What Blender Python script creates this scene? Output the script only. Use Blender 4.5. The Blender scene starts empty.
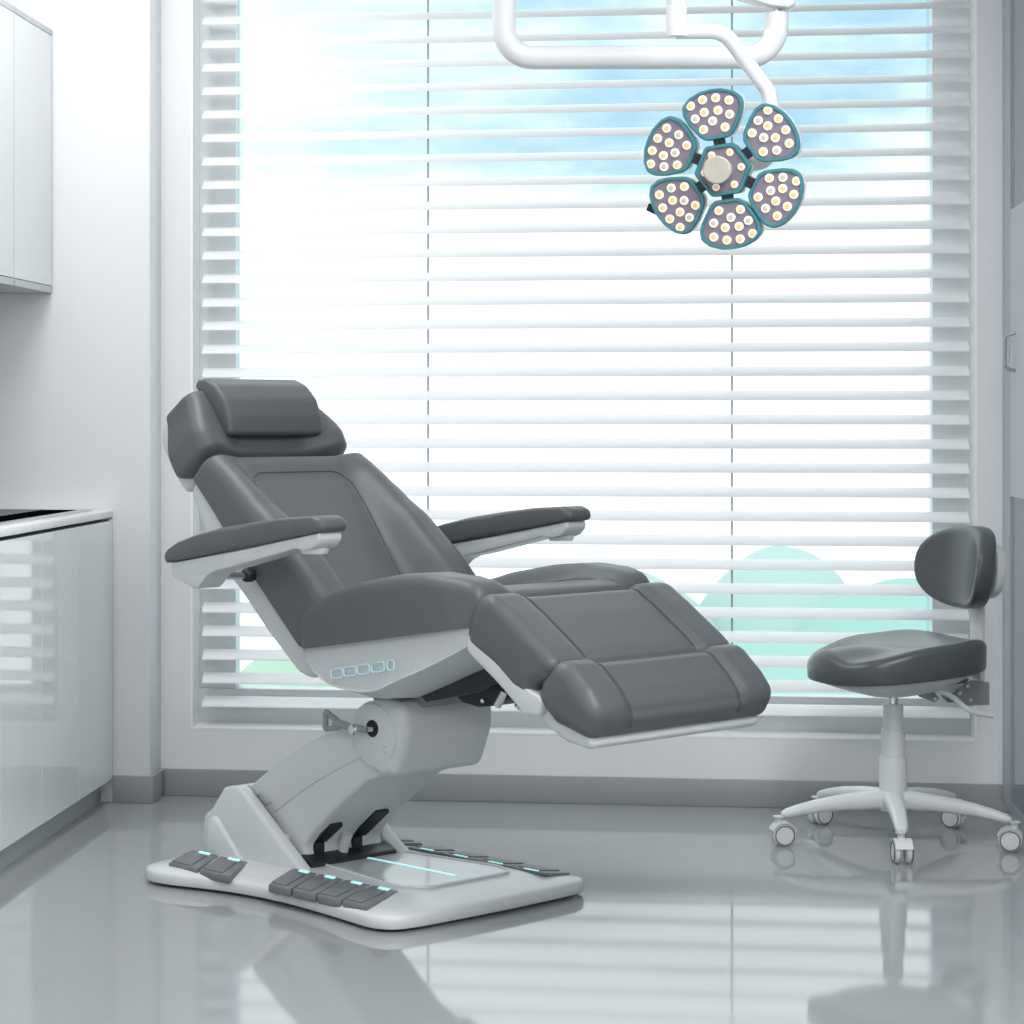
import bpy, bmesh, math, random
from mathutils import Vector, Matrix
random.seed(7)
S = bpy.context.scene
COL = S.collection
PI = math.pi

# ------------------------------------------------------------------ materials
def lin(c):
    c = c.lstrip('#')
    v = [int(c[i:i+2], 16)/255 for i in (0, 2, 4)]
    return tuple(x/12.92 if x <= .04045 else ((x+.055)/1.055)**2.4 for x in v) + (1,)

def mat(name, col, rough=.5, metal=0., spec=.5, coat=0., bump=0., bscale=200., var=0., vscale=4., emit=None, estr=0.):
    m = bpy.data.materials.new(name); m.use_nodes = True
    n = m.node_tree.nodes; l = m.node_tree.links; b = n['Principled BSDF']
    b.inputs['Base Color'].default_value = lin(col)
    b.inputs['Roughness'].default_value = rough
    b.inputs['Metallic'].default_value = metal
    b.inputs['Specular IOR Level'].default_value = spec
    if coat:
        b.inputs['Coat Weight'].default_value = coat; b.inputs['Coat Roughness'].default_value = .08
    if emit:
        b.inputs['Emission Color'].default_value = lin(emit); b.inputs['Emission Strength'].default_value = estr
    tc = n.new('ShaderNodeTexCoord')
    if var:
        t = n.new('ShaderNodeTexNoise'); t.inputs['Scale'].default_value = vscale; t.inputs['Detail'].default_value = 4
        r = n.new('ShaderNodeMapRange'); r.inputs[3].default_value = 1-var; r.inputs[4].default_value = 1+var
        x = n.new('ShaderNodeMix'); x.data_type = 'RGBA'; x.blend_type = 'MULTIPLY'; x.inputs[0].default_value = 1
        x.inputs[6].default_value = lin(col)
        l.new(tc.outputs['Object'], t.inputs['Vector']); l.new(t.outputs['Fac'], r.inputs[0])
        l.new(r.outputs[0], x.inputs[7]); l.new(x.outputs[2], b.inputs['Base Color'])
    if bump:
        t = n.new('ShaderNodeTexNoise'); t.inputs['Scale'].default_value = bscale; t.inputs['Detail'].default_value = 3
        bp = n.new('ShaderNodeBump'); bp.inputs['Strength'].default_value = bump; bp.inputs['Distance'].default_value = .002
        l.new(tc.outputs['Object'], t.inputs['Vector']); l.new(t.outputs['Fac'], bp.inputs['Height']); l.new(bp.outputs[0], b.inputs['Normal'])
    return m

M = {}
M['wall'] = mat('wall_paint', '#e4e6e8', .6, bump=.03, bscale=90)
M['ceil'] = mat('ceiling_paint', '#eeeeee', .8)
M['base'] = mat('baseboard_grey', '#979b9d', .35)
M['floor'] = mat('polished_floor', '#999d9f', .055, spec=.45, var=.02, vscale=1.5)
M['lacquer'] = mat('white_lacquer', '#dcdfe0', .025, spec=.5, var=.01, vscale=3)
M['carcass'] = mat('cabinet_carcass', '#b9bdbf', .35)
M['plinth'] = mat('plinth_grey', '#a7abad', .4)
M['worktop'] = mat('white_worktop', '#ececec', .25)
M['hob'] = mat('black_glass', '#08090a', .6, spec=0.)
M['hobgrey'] = mat('hob_grey', '#7b7d7f', .6, spec=0.)
M['steel'] = mat('steel_trim', '#c9cbcd', .25, metal=.8)
M['slat'] = mat('blind_slat', '#e8eaec', .35)
M['cord'] = mat('blind_cord', '#a2a8ab', .7)
M['frame'] = mat('window_frame', '#e6e9ea', .4)
M['sill'] = mat('window_sill', '#f1f2f3', .35)
M['leather'] = mat('grey_leather', '#5a5d60', .42, spec=.4, bump=.05, bscale=420, var=.015, vscale=9)
M['stitch'] = mat('dark_stitching', '#45484b', .7)
M['shell'] = mat('white_shell', '#c9ccce', .35, spec=.45)
M['column'] = mat('pale_housing', '#cfd2d3', .38, spec=.4)
M['basep'] = mat('base_white', '#d6d9db', .25, spec=.5)
M['recess'] = mat('gloss_deck', '#d3d6d8', .1, spec=.6)
M['pedal'] = mat('grey_pedal', '#73777a', .45, bump=.2, bscale=300)
M['dark'] = mat('dark_steel', '#2e3235', .4, metal=.3)
M['black'] = mat('black_plastic', '#17191a', .5)
M['cyan'] = mat('cyan_led', '#b8ece9', .4, emit='#9fe8e6', estr=.75)
M['btn'] = mat('button_outline', '#b7d0d6', .2, spec=.6, emit='#a9d6de', estr=.18)
M['btnface'] = mat('button_face', '#b2b5b8', .3)
M['stoolpad'] = mat('stool_vinyl', '#4e5254', .3, spec=.5, var=.01)
M['stoolwhite'] = mat('stool_white', '#d2d5d6', .35)
M['chrome'] = mat('chrome', '#d9dcde', .12, metal=1.)
M['tyre'] = mat('caster_tread', '#5e6264', .5)
M['greyplate'] = mat('grey_bracket', '#8b9092', .45)
M['lampwhite'] = mat('lamp_white', '#e4e6e8', .22, spec=.5)
M['teal'] = mat('teal_rim', '#3f7f88', .3)
M['mauve'] = mat('lamp_face', '#7f7683', .35)
M['joint'] = mat('dark_joint', '#241f2c', .4)
M['ledwarm'] = mat('led_amber', '#e9b982', .3, emit='#f3c183', estr=.25)
M['ledcool'] = mat('led_cool', '#b4b5ae', .3, emit='#e3e4dc', estr=.12)
M['ledlens'] = mat('led_lens', '#f3e8d6', .2, emit='#fff2dc', estr=.25)
M['knob'] = mat('frosted_handle', '#bdb8ac', .4, var=.12, vscale=40)
M['hillfar'] = mat('pale_teal_hill', '#b4cecb', .9, var=.04, vscale=.3)
M['hill'] = mat('teal_hill', '#a3cbc5', .9, var=.06, vscale=.3)
M['hillgreen'] = mat('green_hill', '#b3cfbc', .9, var=.1, vscale=.5)
M['handle'] = mat('pull_handle', '#9fa4a7', .3, metal=.5)

def glass(name, tint, refl, rough=.02, opaque=0., ocol='#c9cdd0'):
    m = bpy.data.materials.new(name); m.use_nodes = True
    n = m.node_tree.nodes; l = m.node_tree.links; n.remove(n['Principled BSDF'])
    t = n.new('ShaderNodeBsdfTransparent'); t.inputs[0].default_value = lin(tint)
    g = n.new('ShaderNodeBsdfGlossy'); g.inputs['Roughness'].default_value = rough
    f = n.new('ShaderNodeFresnel'); f.inputs[0].default_value = 1.45
    mu = n.new('ShaderNodeMath'); mu.operation = 'MULTIPLY'; mu.inputs[1].default_value = refl
    x = n.new('ShaderNodeMixShader'); l.new(f.outputs[0], mu.inputs[0]); l.new(mu.outputs[0], x.inputs[0])
    l.new(t.outputs[0], x.inputs[1]); l.new(g.outputs[0], x.inputs[2])
    out = x.outputs[0]
    if opaque:
        d = n.new('ShaderNodeBsdfDiffuse'); d.inputs[0].default_value = lin(ocol)
        y = n.new('ShaderNodeMixShader'); y.inputs[0].default_value = opaque
        l.new(out, y.inputs[1]); l.new(d.outputs[0], y.inputs[2]); out = y.outputs[0]
    l.new(out, n['Material Output'].inputs[0])
    return m
M['pane'] = glass('window_pane', '#f7fbfb', .04)
M['paneedge'] = glass('pane_edge', '#f1f8fb', .04)
M['glass'] = glass('door_glass', '#eef0f2', .12, opaque=.12, ocol='#b4b9be')
M['glassedge'] = glass('door_glass_edge', '#e4e7ea', .1, opaque=.45, ocol='#cdd0d5')
M['frost'] = glass('frosted_film', '#e6e8ea', .2, rough=.3, opaque=.7, ocol='#d0d3d5')

# ------------------------------------------------------------------ object helpers
def tag(o, label=None, cat=None, group=None, kind=None):
    if label: o['label'] = label
    if cat: o['category'] = cat
    if group: o['group'] = group
    if kind: o['kind'] = kind
    return o

def thing(name, label, cat, loc=(0, 0, 0), rz=0., group=None):
    o = bpy.data.objects.new(name, None); COL.objects.link(o)
    o.location = loc; o.rotation_euler = (0, 0, rz); o.empty_display_size = .1
    return tag(o, label, cat, group)

def obj(name, bm, m, parent=None, smooth=35., label=None):
    bmesh.ops.recalc_face_normals(bm, faces=bm.faces[:])
    me = bpy.data.meshes.new(name); bm.to_mesh(me); bm.free()
    for x in (m if isinstance(m, (list, tuple)) else [m]): me.materials.append(x)
    if smooth:
        me.shade_smooth() if hasattr(me, 'shade_smooth') else None
        me.set_sharp_from_angle(angle=math.radians(smooth))
    o = bpy.data.objects.new(name, me); COL.objects.link(o)
    if parent: o.parent = parent
    if label: o['label'] = label
    return o

def struct(name, bm, m, parent=None, smooth=35.):
    o = obj(name, bm, m, parent, smooth)
    if parent is None: o['kind'] = 'structure'
    return o

def bevel(bm, r, seg=3, edges=None, ang=25.):
    if r <= 0: return
    bm.normal_update()
    es = edges or [e for e in bm.edges if len(e.link_faces) == 2 and e.calc_face_angle(0) > math.radians(ang)]
    bmesh.ops.bevel(bm, geom=es, offset=r, segments=seg, profile=.5, affect='EDGES', clamp_overlap=True)

def join(bm, other):
    me = bpy.data.meshes.new('tmp'); other.to_mesh(me); other.free(); bm.from_mesh(me); bpy.data.meshes.remove(me)

def box(x0, x1, y0, y1, z0, z1, r=0., seg=2, into=None):
    bm = bmesh.new()
    bmesh.ops.create_cube(bm, size=1)
    for v in bm.verts:
        v.co = Vector(((x0+x1)/2+v.co.x*(x1-x0), (y0+y1)/2+v.co.y*(y1-y0), (z0+z1)/2+v.co.z*(z1-z0)))
    bevel(bm, r, seg)
    if into is not None: join(into, bm); return into
    return bm

def prism(prof, v0, v1, r=0., seg=3, into=None, axes='uvz'):
    """polygon (a,b) swept from v0 to v1. axes uvz: a->x, b->z, sweep->y ; xyz: a->x, b->y, sweep->z ; yzx: a->y,b->z,sweep->x"""
    bm = bmesh.new()
    def P(a, b, v): return (a, v, b) if axes == 'uvz' else ((a, b, v) if axes == 'xyz' else (v, a, b))
    A = [bm.verts.new(P(a, b, v0)) for a, b in prof]; B = [bm.verts.new(P(a, b, v1)) for a, b in prof]
    bm.faces.new(A); bm.faces.new(B[::-1])
    n = len(prof)
    for i in range(n): bm.faces.new((A[i], B[i], B[(i+1) % n], A[(i+1) % n]))
    bmesh.ops.recalc_face_normals(bm, faces=bm.faces[:])
    bevel(bm, r, seg)
    if into is not None: join(into, bm); return into
    return bm

def loft(rings, cap=True, closed=True, into=None):
    bm = bmesh.new(); R = [[bm.verts.new(p) for p in r] for r in rings]
    for a, b in zip(R, R[1:]):
        n = len(a)
        for i in range(n if closed else n-1): bm.faces.new((a[i], a[(i+1) % n], b[(i+1) % n], b[i]))
    if cap: bm.faces.new(R[0]); bm.faces.new(R[-1][::-1])
    if into is not None: join(into, bm); return into
    return bm

def catmull(pts, n=8, closed=False):
    P = [Vector(p) for p in pts]; out = []; N = len(P)
    rng = range(N if closed else N-1)
    for i in rng:
        if closed: a, b, c, d = P[(i-1) % N], P[i], P[(i+1) % N], P[(i+2) % N]
        else: a, b, c, d = P[max(i-1, 0)], P[i], P[i+1], P[min(i+2, N-1)]
        for k in range(n):
            t = k/n
            out.append(.5*((2*b)+(c-a)*t+(2*a-5*b+4*c-d)*t*t+(3*b-a-3*c+d)*t**3))
    if not closed: out.append(P[-1])
    return out

def tube(pts, r, seg=12, closed=False, into=None, radii=None, flat=1.):
    P = [Vector(p) for p in pts]; n = len(P); rings = []; prev = None
    for i, p in enumerate(P):
        if closed: t = P[(i+1) % n]-P[i-1]
        else: t = P[min(i+1, n-1)]-P[max(i-1, 0)]
        t.normalize()
        if prev is None:
            a = Vector((0, 0, 1)) if abs(t.z) < .9 else Vector((1, 0, 0)); nrm = t.cross(a).normalized()
        else:
            nrm = (prev-t*prev.dot(t)).normalized()
        prev = nrm; bn = t.cross(nrm); rr = radii[i] if radii else r
        rings.append([p+(nrm*math.cos(2*PI*k/seg)+bn*math.sin(2*PI*k/seg)*flat)*rr for k in range(seg)])
    if closed: rings.append(rings[0])
    bm = loft(rings, cap=not closed)
    if closed: bmesh.ops.remove_doubles(bm, verts=bm.verts[:], dist=1e-5)
    if into is not None: join(into, bm); return into
    return bm

def fillet_path(pts, r, n=8):
    P = [Vector(p) for p in pts]; out = [P[0]]
    for i in range(1, len(P)-1):
        a = (P[i-1]-P[i]).normalized(); b = (P[i+1]-P[i]).normalized(); rr = r[i-1] if isinstance(r, (list, tuple)) else r
        ang = a.angle(b); d = rr/math.tan(ang/2); s = P[i]+a*d; e = P[i]+b*d
        c = P[i]+(a+b).normalized()*(rr/math.sin(ang/2))
        va = s-c; vb = e-c; th = va.angle(vb)
        for k in range(n+1):
            t = k/n
            out.append(c+(va*math.sin((1-t)*th)+vb*math.sin(t*th))/math.sin(th))
    out.append(P[-1]); return out

def lathe(prof, seg=24, into=None, mtx=None):
    rings = [[Vector((r*math.cos(2*PI*k/seg), r*math.sin(2*PI*k/seg), z)) for k in range(seg)] for r, z in prof]
    if mtx: rings = [[mtx @ p for p in r] for r in rings]
    return loft(rings, into=into)

def round_poly(poly, rad, n=5):
    """polygon with each corner filleted; rad is a number or a list"""
    N = len(poly); out = []
    for i in range(N):
        p = Vector(poly[i]); a = Vector(poly[i-1])-p; b = Vector(poly[(i+1) % N])-p
        la, lb = a.length, b.length; a.normalize(); b.normalize()
        rr = rad[i] if isinstance(rad, (list, tuple)) else rad
        ang = a.angle(b)
        if rr <= 0 or ang > PI-.03: out.append(p); continue
        d = min(rr/math.tan(ang/2), la*.48, lb*.48); rr = d*math.tan(ang/2)
        s, e = p+a*d, p+b*d; c = p+(a+b).normalized()*(rr/math.sin(ang/2))
        va, vb = s-c, e-c; th = va.angle(vb)
        for k in range(n+1):
            t = k/n; out.append(c+(va*math.sin((1-t)*th)+vb*math.sin(t*th))/math.sin(th))
    return out

def resample(poly, n):
    P = list(poly)+[poly[0]]; L = [0]
    for a, b in zip(P, P[1:]): L.append(L[-1]+(b-a).length)
    out = []; j = 0
    for i in range(n):
        t = L[-1]*i/n
        while L[j+1] < t: j += 1
        f = (t-L[j])/max(L[j+1]-L[j], 1e-9); out.append(P[j].lerp(P[j+1], f))
    return out

def normals2(P):
    n = len(P); area = sum(P[i-1].x*P[i].y-P[i].x*P[i-1].y for i in range(n)); sg = 1 if area > 0 else -1
    out = []
    for i in range(n):
        t = (P[(i+1) % n]-P[i-1]).normalized(); out.append(Vector((t.y, -t.x))*sg)   # outward
    return out

def sstep(a, b, x):
    t = min(1, max(0, (x-a)/(b-a))); return t*t*(3-2*t)

def cushion(prof, w, r, rad=.02, n=72, vs=None, deform=None, puff=0.):
    """profile in (u,z) swept over v in [-w,w] with side edges rounded by r"""
    P = resample(round_poly(prof, rad), n); Nn = normals2(P); c = sum(P, Vector((0, 0)))/n
    Rd = [(p-c).normalized().lerp(q, .3) for p, q in zip(P, Nn)]
    V = [(-w+r*(1-math.cos(PI/2*k/6)), r*(1-math.sin(PI/2*k/6))) for k in range(7)]
    mid = [v for v in (vs or [x*w/10 for x in range(-9, 10)]) if abs(v) < w-r-.001]
    L = V+[(v, 0.) for v in mid]+[(-v, d) for v, d in V[::-1]]
    rings = []
    for v, d in L:
        ring = []
        for p, nn, rd in zip(P, Nn, Rd):
            q = p-rd*d
            if puff: q = q+nn*puff*(1-(v/w)**2)
            if deform: q = q+nn*deform(p, nn, v)
            ring.append(Vector((q.x, v, q.y)))
        rings.append(ring)
    return loft(rings)

def pad(o, d, nrm, L, W, h, r, ns=24, vs=25, side=4, re=None):
    """upholstered slab: base plane through o (u,z), length axis d, thickness axis nrm, half width W(s), height h(s,v), edge roll r"""
    o = Vector(o); d = Vector(d).normalized(); nrm = Vector(nrm).normalized(); re = re or r
    K = 5; S_ = [(re*(1-math.cos(PI/2*k/K)), 1-math.sin(PI/2*k/K)) for k in range(K+1)]
    mid = [re+(L-2*re)*k/ns for k in range(1, ns)]
    SS = [(s, i*re) for s, i in S_]+[(s, 0.) for s in mid]+[(L-s, i*re) for s, i in S_[::-1]]
    rings = []
    for s, ins in SS:
        w = W(s)-ins; ring = []
        def P(v, n): q = o+d*s+nrm*n; ring.append(Vector((q.x, v, q.y)))
        lo = ins*.5
        hl = max(h(s, -(w-r))-ins, lo+.004); rr = min(r, hl*.7)
        for k in range(side+1): P(-w, lo+(hl-rr-lo)*k/side)
        for k in range(1, 6): a = PI/2*k/6; P(-w+rr*(1-math.cos(a)), hl-rr+rr*math.sin(a))
        for k in range(vs+1):
            v = -(w-rr)+2*(w-rr)*k/vs; P(v, max(h(s, v)-ins, lo+.004))
        hl = max(h(s, w-r)-ins, lo+.004); rr = min(r, hl*.7)
        for k in range(5, 0, -1): a = PI/2*k/6; P(w-rr*(1-math.cos(a)), hl-rr+rr*math.sin(a))
        for k in range(side, -1, -1): P(w, lo+(hl-rr-lo)*k/side)
        for k in range(1, 6): P(w-2*w*k/6, lo)
        rings.append(ring)
    return loft(rings)

# ------------------------------------------------------------------ the room
WY = 7.225; ZC = 3.0; XL = -2.33; XR = 2.1; YF = -2.2
wx0, wx1, wz0, wz1 = -1.498, .905, .213, 2.78
bm = bmesh.new()
box(XL-.15, wx0, WY, WY+.22, 0, ZC, into=bm); box(wx1, XR+.15, WY, WY+.22, 0, ZC, into=bm)
box(wx0, wx1, WY, WY+.22, 0, wz0, into=bm); box(wx0, wx1, WY, WY+.22, wz1, ZC, into=bm)
struct('wall_back', bm, M['wall'], smooth=0)
struct('wall_left', box(XL-.15, XL, YF, WY, 0, ZC), M['wall'], smooth=0)
struct('wall_right', box(XR, XR+.15, YF, WY, 0, ZC), M['wall'], smooth=0)
struct('wall_front', box(XL-.15, XR+.15, YF-.15, YF, 0, ZC), M['wall'], smooth=0)
struct('floor', box(XL-.15, XR+.15, YF-.15, WY+.22, -.1, 0), M['floor'], smooth=0)
struct('ceiling', box(XL-.15, XR+.15, YF-.15, WY+.22, ZC, ZC+.1), M['ceil'], smooth=0)
struct('trim_1', box(XL, -1.596, 7.067, WY, 0, ZC, .004), M['wall'])          # the boxed-out corner of the wall
bm = bmesh.new(); box(-1.584, XR, WY-.012, WY, 0, .084, .003, into=bm)
struct('baseboard_back', bm, M['base'])
bm = bmesh.new(); prism([(-1.711, 7.067), (-1.711, 7.055), (-1.584, 7.055), (-1.584, WY), (-1.596, WY), (-1.596, 7.067)], 0, .084, .002, into=bm, axes='xyz')
struct('baseboard_left', bm, M['base'])

# window: white lining, grey frame, glass
win = bpy.data.objects.new('window_1', None); COL.objects.link(win); win['kind'] = 'structure'
FY = 7.335
bm = bmesh.new()
box(wx0, wx1, FY, FY+.07, wz0, .325, .004, into=bm); box(wx0, wx1, FY, FY+.07, wz1-.12, wz1, .004, into=bm)
box(wx0, -1.377, FY, FY+.07, .325, wz1-.12, .004, into=bm); box(.787, wx1, FY, FY+.07, .325, wz1-.12, .004, into=bm)
obj('window_frame', bm, M['frame'], win)
bm = bmesh.new()
prism([(WY-.001, wz0-.004), (WY-.001, wz0), (FY, wz0+.004), (FY, wz0-.004)], wx0, wx1, into=bm, axes='yzx')
obj('window_sill', bm, M['sill'], win)
bm = bmesh.new()
box(wx0-.004, wx0+.004, WY-.001, FY, wz0, wz1, into=bm); box(wx1-.004, wx1+.004, WY-.001, FY, wz0, wz1, into=bm)
obj('window_lining', bm, M['sill'], win)
obj('glass_pane', box(-1.377, .787, FY+.03, FY+.036, .325, wz1-.12), M['pane'], win, smooth=0)
bm = bmesh.new()
box(-1.377, -1.361, FY+.02, FY+.029, .325, wz1-.12, into=bm); box(.772, .787, FY+.02, FY+.029, .325, wz1-.12, into=bm)
obj('glazing_bead', bm, M['paneedge'], win, smooth=0)

# venetian blind
bl = thing('venetian_blind', 'wide white horizontal slat blind hanging in the window', 'blind', (-.291, 7.27, wz0))
bm = bmesh.new(); zb = .277-wz0
pitch = .0740
for k in range(33):
    z = zb+k*pitch; rows = []
    for i in range(7):
        t = i/6; y = -.021+.042*t; zz = z+.028*t+.0045*math.sin(PI*t)
        rows.append((y, zz))
    prof = [(y, zz+.0012) for y, zz in rows]+[(y, zz-.0012) for y, zz in rows[::-1]]
    prism(prof, -1.179, 1.179, into=bm, axes='yzx')
obj('slats', bm, M['slat'], bl, smooth=50)
bl_slats = COL.objects['slats']; bl_slats.name = 'slat_panel'
obj('head_rail', box(-1.185, 1.185, -.028, .03, 2.46, 2.52, .004), M['slat'], bl)
for x in (-.469, .471):
    bm = bmesh.new()
    for y in (.026,):
        box(x-.003, x+.003, y-.0008, y+.0008, .05, 2.46, into=bm)
    obj('ladder_cord', bm, M['cord'], bl)

# outside: hills far below the window
def hill(name, cx, cy, rx, ry, zt, zb_, m, label, seed, cat='hill'):
    rnd = random.Random(seed); bm = bmesh.new(); n = 28; rr = 14; rings = []
    ph = [rnd.uniform(0, 6.28) for _ in range(6)]
    for j in range(rr+1):
        t = j/rr; ring = []
        for i in range(n):
            a = 2*PI*i/n; x = rx*t*math.cos(a); y = ry*t*math.sin(a)
            hh = (1-t*t)**1.2 if t < 1 else 0
            z = zb_+(zt-zb_)*hh*(1+.10*math.sin(x*.9+ph[0])*t+.06*math.sin(x*2.3+ph[1])*t+.05*math.sin(y*1.4+ph[2])*t)
            ring.append((cx+x, cy+y, z) if j else (cx+x*.0+.001*math.cos(a), cy+.001*math.sin(a), zt))
        rings.append(ring)
    o = obj(name, loft(rings), m, smooth=180); return tag(o, label, cat, kind='structure')
hill('hills', 2.0, 46, 3.3, 6, -1.30, -6, M['hillfar'], None, 1)
hill('hills', 4.1, 43, 4.6, 7, -1.72, -6, M['hill'], None, 2)
hill('hills', -.7, 44, 3.6, 7, -1.66, -6, M['hillfar'], None, 5)
hill('hills', 1.6, 39, 5.2, 6, -2.35, -6, M['hill'], None, 3)
hill('hills', -6.6, 40, 2.4, 6, -2.85, -6, M['hillgreen'], None, 4)

# glass door standing along the right
door = bpy.data.objects.new('door_1', None); COL.objects.link(door); door['kind'] = 'structure'
GX = .987
bm = box(GX-.004, GX+.004, 4.6, 7.054, .052, ZC-.02)
obj('glass_panel', bm, M['glass'], door, smooth=0)
bm = bmesh.new()
box(GX-.007, GX+.007, 7.054, 7.205, .045, ZC-.02, into=bm); box(GX-.007, GX+.007, 4.6, 7.054, .03, .056, into=bm)
obj('door_stile', bm, M['glassedge'], door, smooth=0)
obj('frosted_panel', box(GX-.006, GX-.0045, 4.6, 7.05, .955, 1.794), M['frost'], door, smooth=0)
bm = tube(fillet_path([(GX-.006, 6.95, 1.43), (GX-.035, 6.95, 1.42), (GX-.035, 6.95, 1.33), (GX-.006, 6.95, 1.32)], .012, 5), .005, 10)
obj('door_handle', bm, M['handle'], door)

# ------------------------------------------------------------------ cabinets on the left
CXF = -1.711
wt = thing('worktop', 'long white worktop with a black hob set in it', 'worktop', (-2.02, 5.5, .878))
obj('slab', box(-.305, .309, -.26, 1.562, 0, .022, .003), M['worktop'], wt)
hob = thing('hob', 'black and grey glass hob set flat in the white worktop', 'hob', (-1.95, 6.55, .9))
obj('glass_top', box(-.28, .165, -.75, .43, .0002, .004, .001), M['hob'], hob, smooth=0)
obj('grey_zone', box(-.275, .045, -.20, .425, .0042, .005), M['hobgrey'], hob, smooth=0)  # thin grey rectangle laid over part of the black top
obj('steel_rim', box(.165, .195, -.75, .43, .0002, .006, .001), M['steel'], hob, smooth=0)

def base_unit(y0, y1, label):
    t = thing('base_cabinet', label, 'cabinet', (-2.02, (y0+y1)/2, 0), group='white base cabinets under the worktop')
    w = (y1-y0)/2
    obj('body', box(-.30, .288, -w+.0005, w-.0005, .076, .866), M['carcass'], t, smooth=0)
    obj('door', box(.290, .309, -w+.0015, w-.0015, .073, .868, .0015), M['lacquer'], t, smooth=0)
    obj('plinth', box(-.28, .270, -w+.0005, w-.0005, 0, .074), M['plinth'], t, smooth=0)
    return t
base_unit(6.646, 7.062, 'white gloss base cabinet beside the boxed wall corner')
base_unit(6.244, 6.646, 'white gloss base cabinet second from the wall corner')
base_unit(5.842, 6.244, 'white gloss base cabinet third from the wall corner')
base_unit(5.242, 5.842, 'white gloss base cabinet farthest from the wall corner')

def wall_unit(y0, y1, label):
    t = thing('wall_cabinet', label, 'cabinet', (XL, (y0+y1)/2, 1.57), group='white wall cabinets above the worktop')
    w = (y1-y0)/2
    bm = bmesh.new(); D = .427
    box(0, D, -w+.0005, w-.0005, 0, .020, into=bm); box(0, D, -w+.0005, w-.0005, .795, .812, into=bm)
    box(0, D-.022, -w+.0005, w-.0005, .020, .795, into=bm)
    box(0, D, w-.006, w-.0005, 0, .812, into=bm)
    obj('body', bm, M['carcass'], t, smooth=0)
    obj('door', box(D-.019, D, -w+.0015, w-.0075, .022, .793, .001), M['lacquer'], t, smooth=0)
wall_unit(6.644, 7.062, 'white wall cabinet against the boxed wall corner')
wall_unit(6.1, 6.644, 'white wall cabinet farther from the window, only a narrow strip of door showing')

# ------------------------------------------------------------------ treatment chair
CH = thing('treatment_chair', 'grey leather reclining treatment chair on a white pedal base', 'chair', (-.770, 5.887, 0), math.radians(-40))
# base plate
half = [(-.475, -.0), (-.472, -.20), (-.455, -.33), (-.41, -.385), (-.33, -.388), (-.20, -.345), (-.09, -.322), (.05, -.316), (.20, -.328), (.31, -.342), (.395, -.350), (.447, -.322), (.464, -.255), (.470, -.12)]
loop = half+[(a, -b) for a, b in half[:0:-1]]+[]
loop = [Vector(p) for p in half]+[Vector((.472, 0))]+[Vector((a, -b)) for a, b in half[::-1][:-1]]
O2 = [Vector((p.x, p.y)) for p in catmull([(p.x, p.y, 0) for p in loop], 6, True)]
N2 = normals2(O2)
def outl(d, z): return [Vector((p.x-n.x*d, p.y-n.y*d, z)) for p, n in zip(O2, N2)]
def inner(z, k): return [Vector((p.x*k, p.y*k, z)) for p in O2]
def shr(d, z): return [Vector((p.x*(1-d/.46), p.y*(1-d/.345), z)) for p in O2]
rings = [outl(.012, .006), outl(.003, .008), outl(0, .014), outl(0, .030), outl(.003, .036), outl(.010, .040), shr(.05, .045), shr(.11, .053), shr(.13, .0565), shr(.15, .0575), shr(.22, .0575), shr(.30, .0575)]
obj('base_plate', loft(rings), M['basep'], CH, smooth=40)
obj('base_underside', loft([outl(.03, 0), outl(.03, .0065)]), M['black'], CH)  # inset black slab filling the gap between plate and floor
# sunken glossy deck
bm = bmesh.new()
rec = round_poly([(-.12, -.085), (-.12, .165), (.26, .21), (.335, .18), (.335, -.11), (.27, -.15)], .03)
prism([(p.x, p.y) for p in rec], .0575, .0592, into=bm, axes='xyz')
deck = obj('deck_panel', bm, M['recess'], CH)
bm = tube([(p.x, p.y, .059) for p in resample(rec, 60)], .004, 8, closed=True)
obj('deck_rim', bm, M['basep'], CH)
obj('light_strip', box(-.09, .275, .040, .050, .0585, .0608, .0008), M['cyan'], CH)

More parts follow.
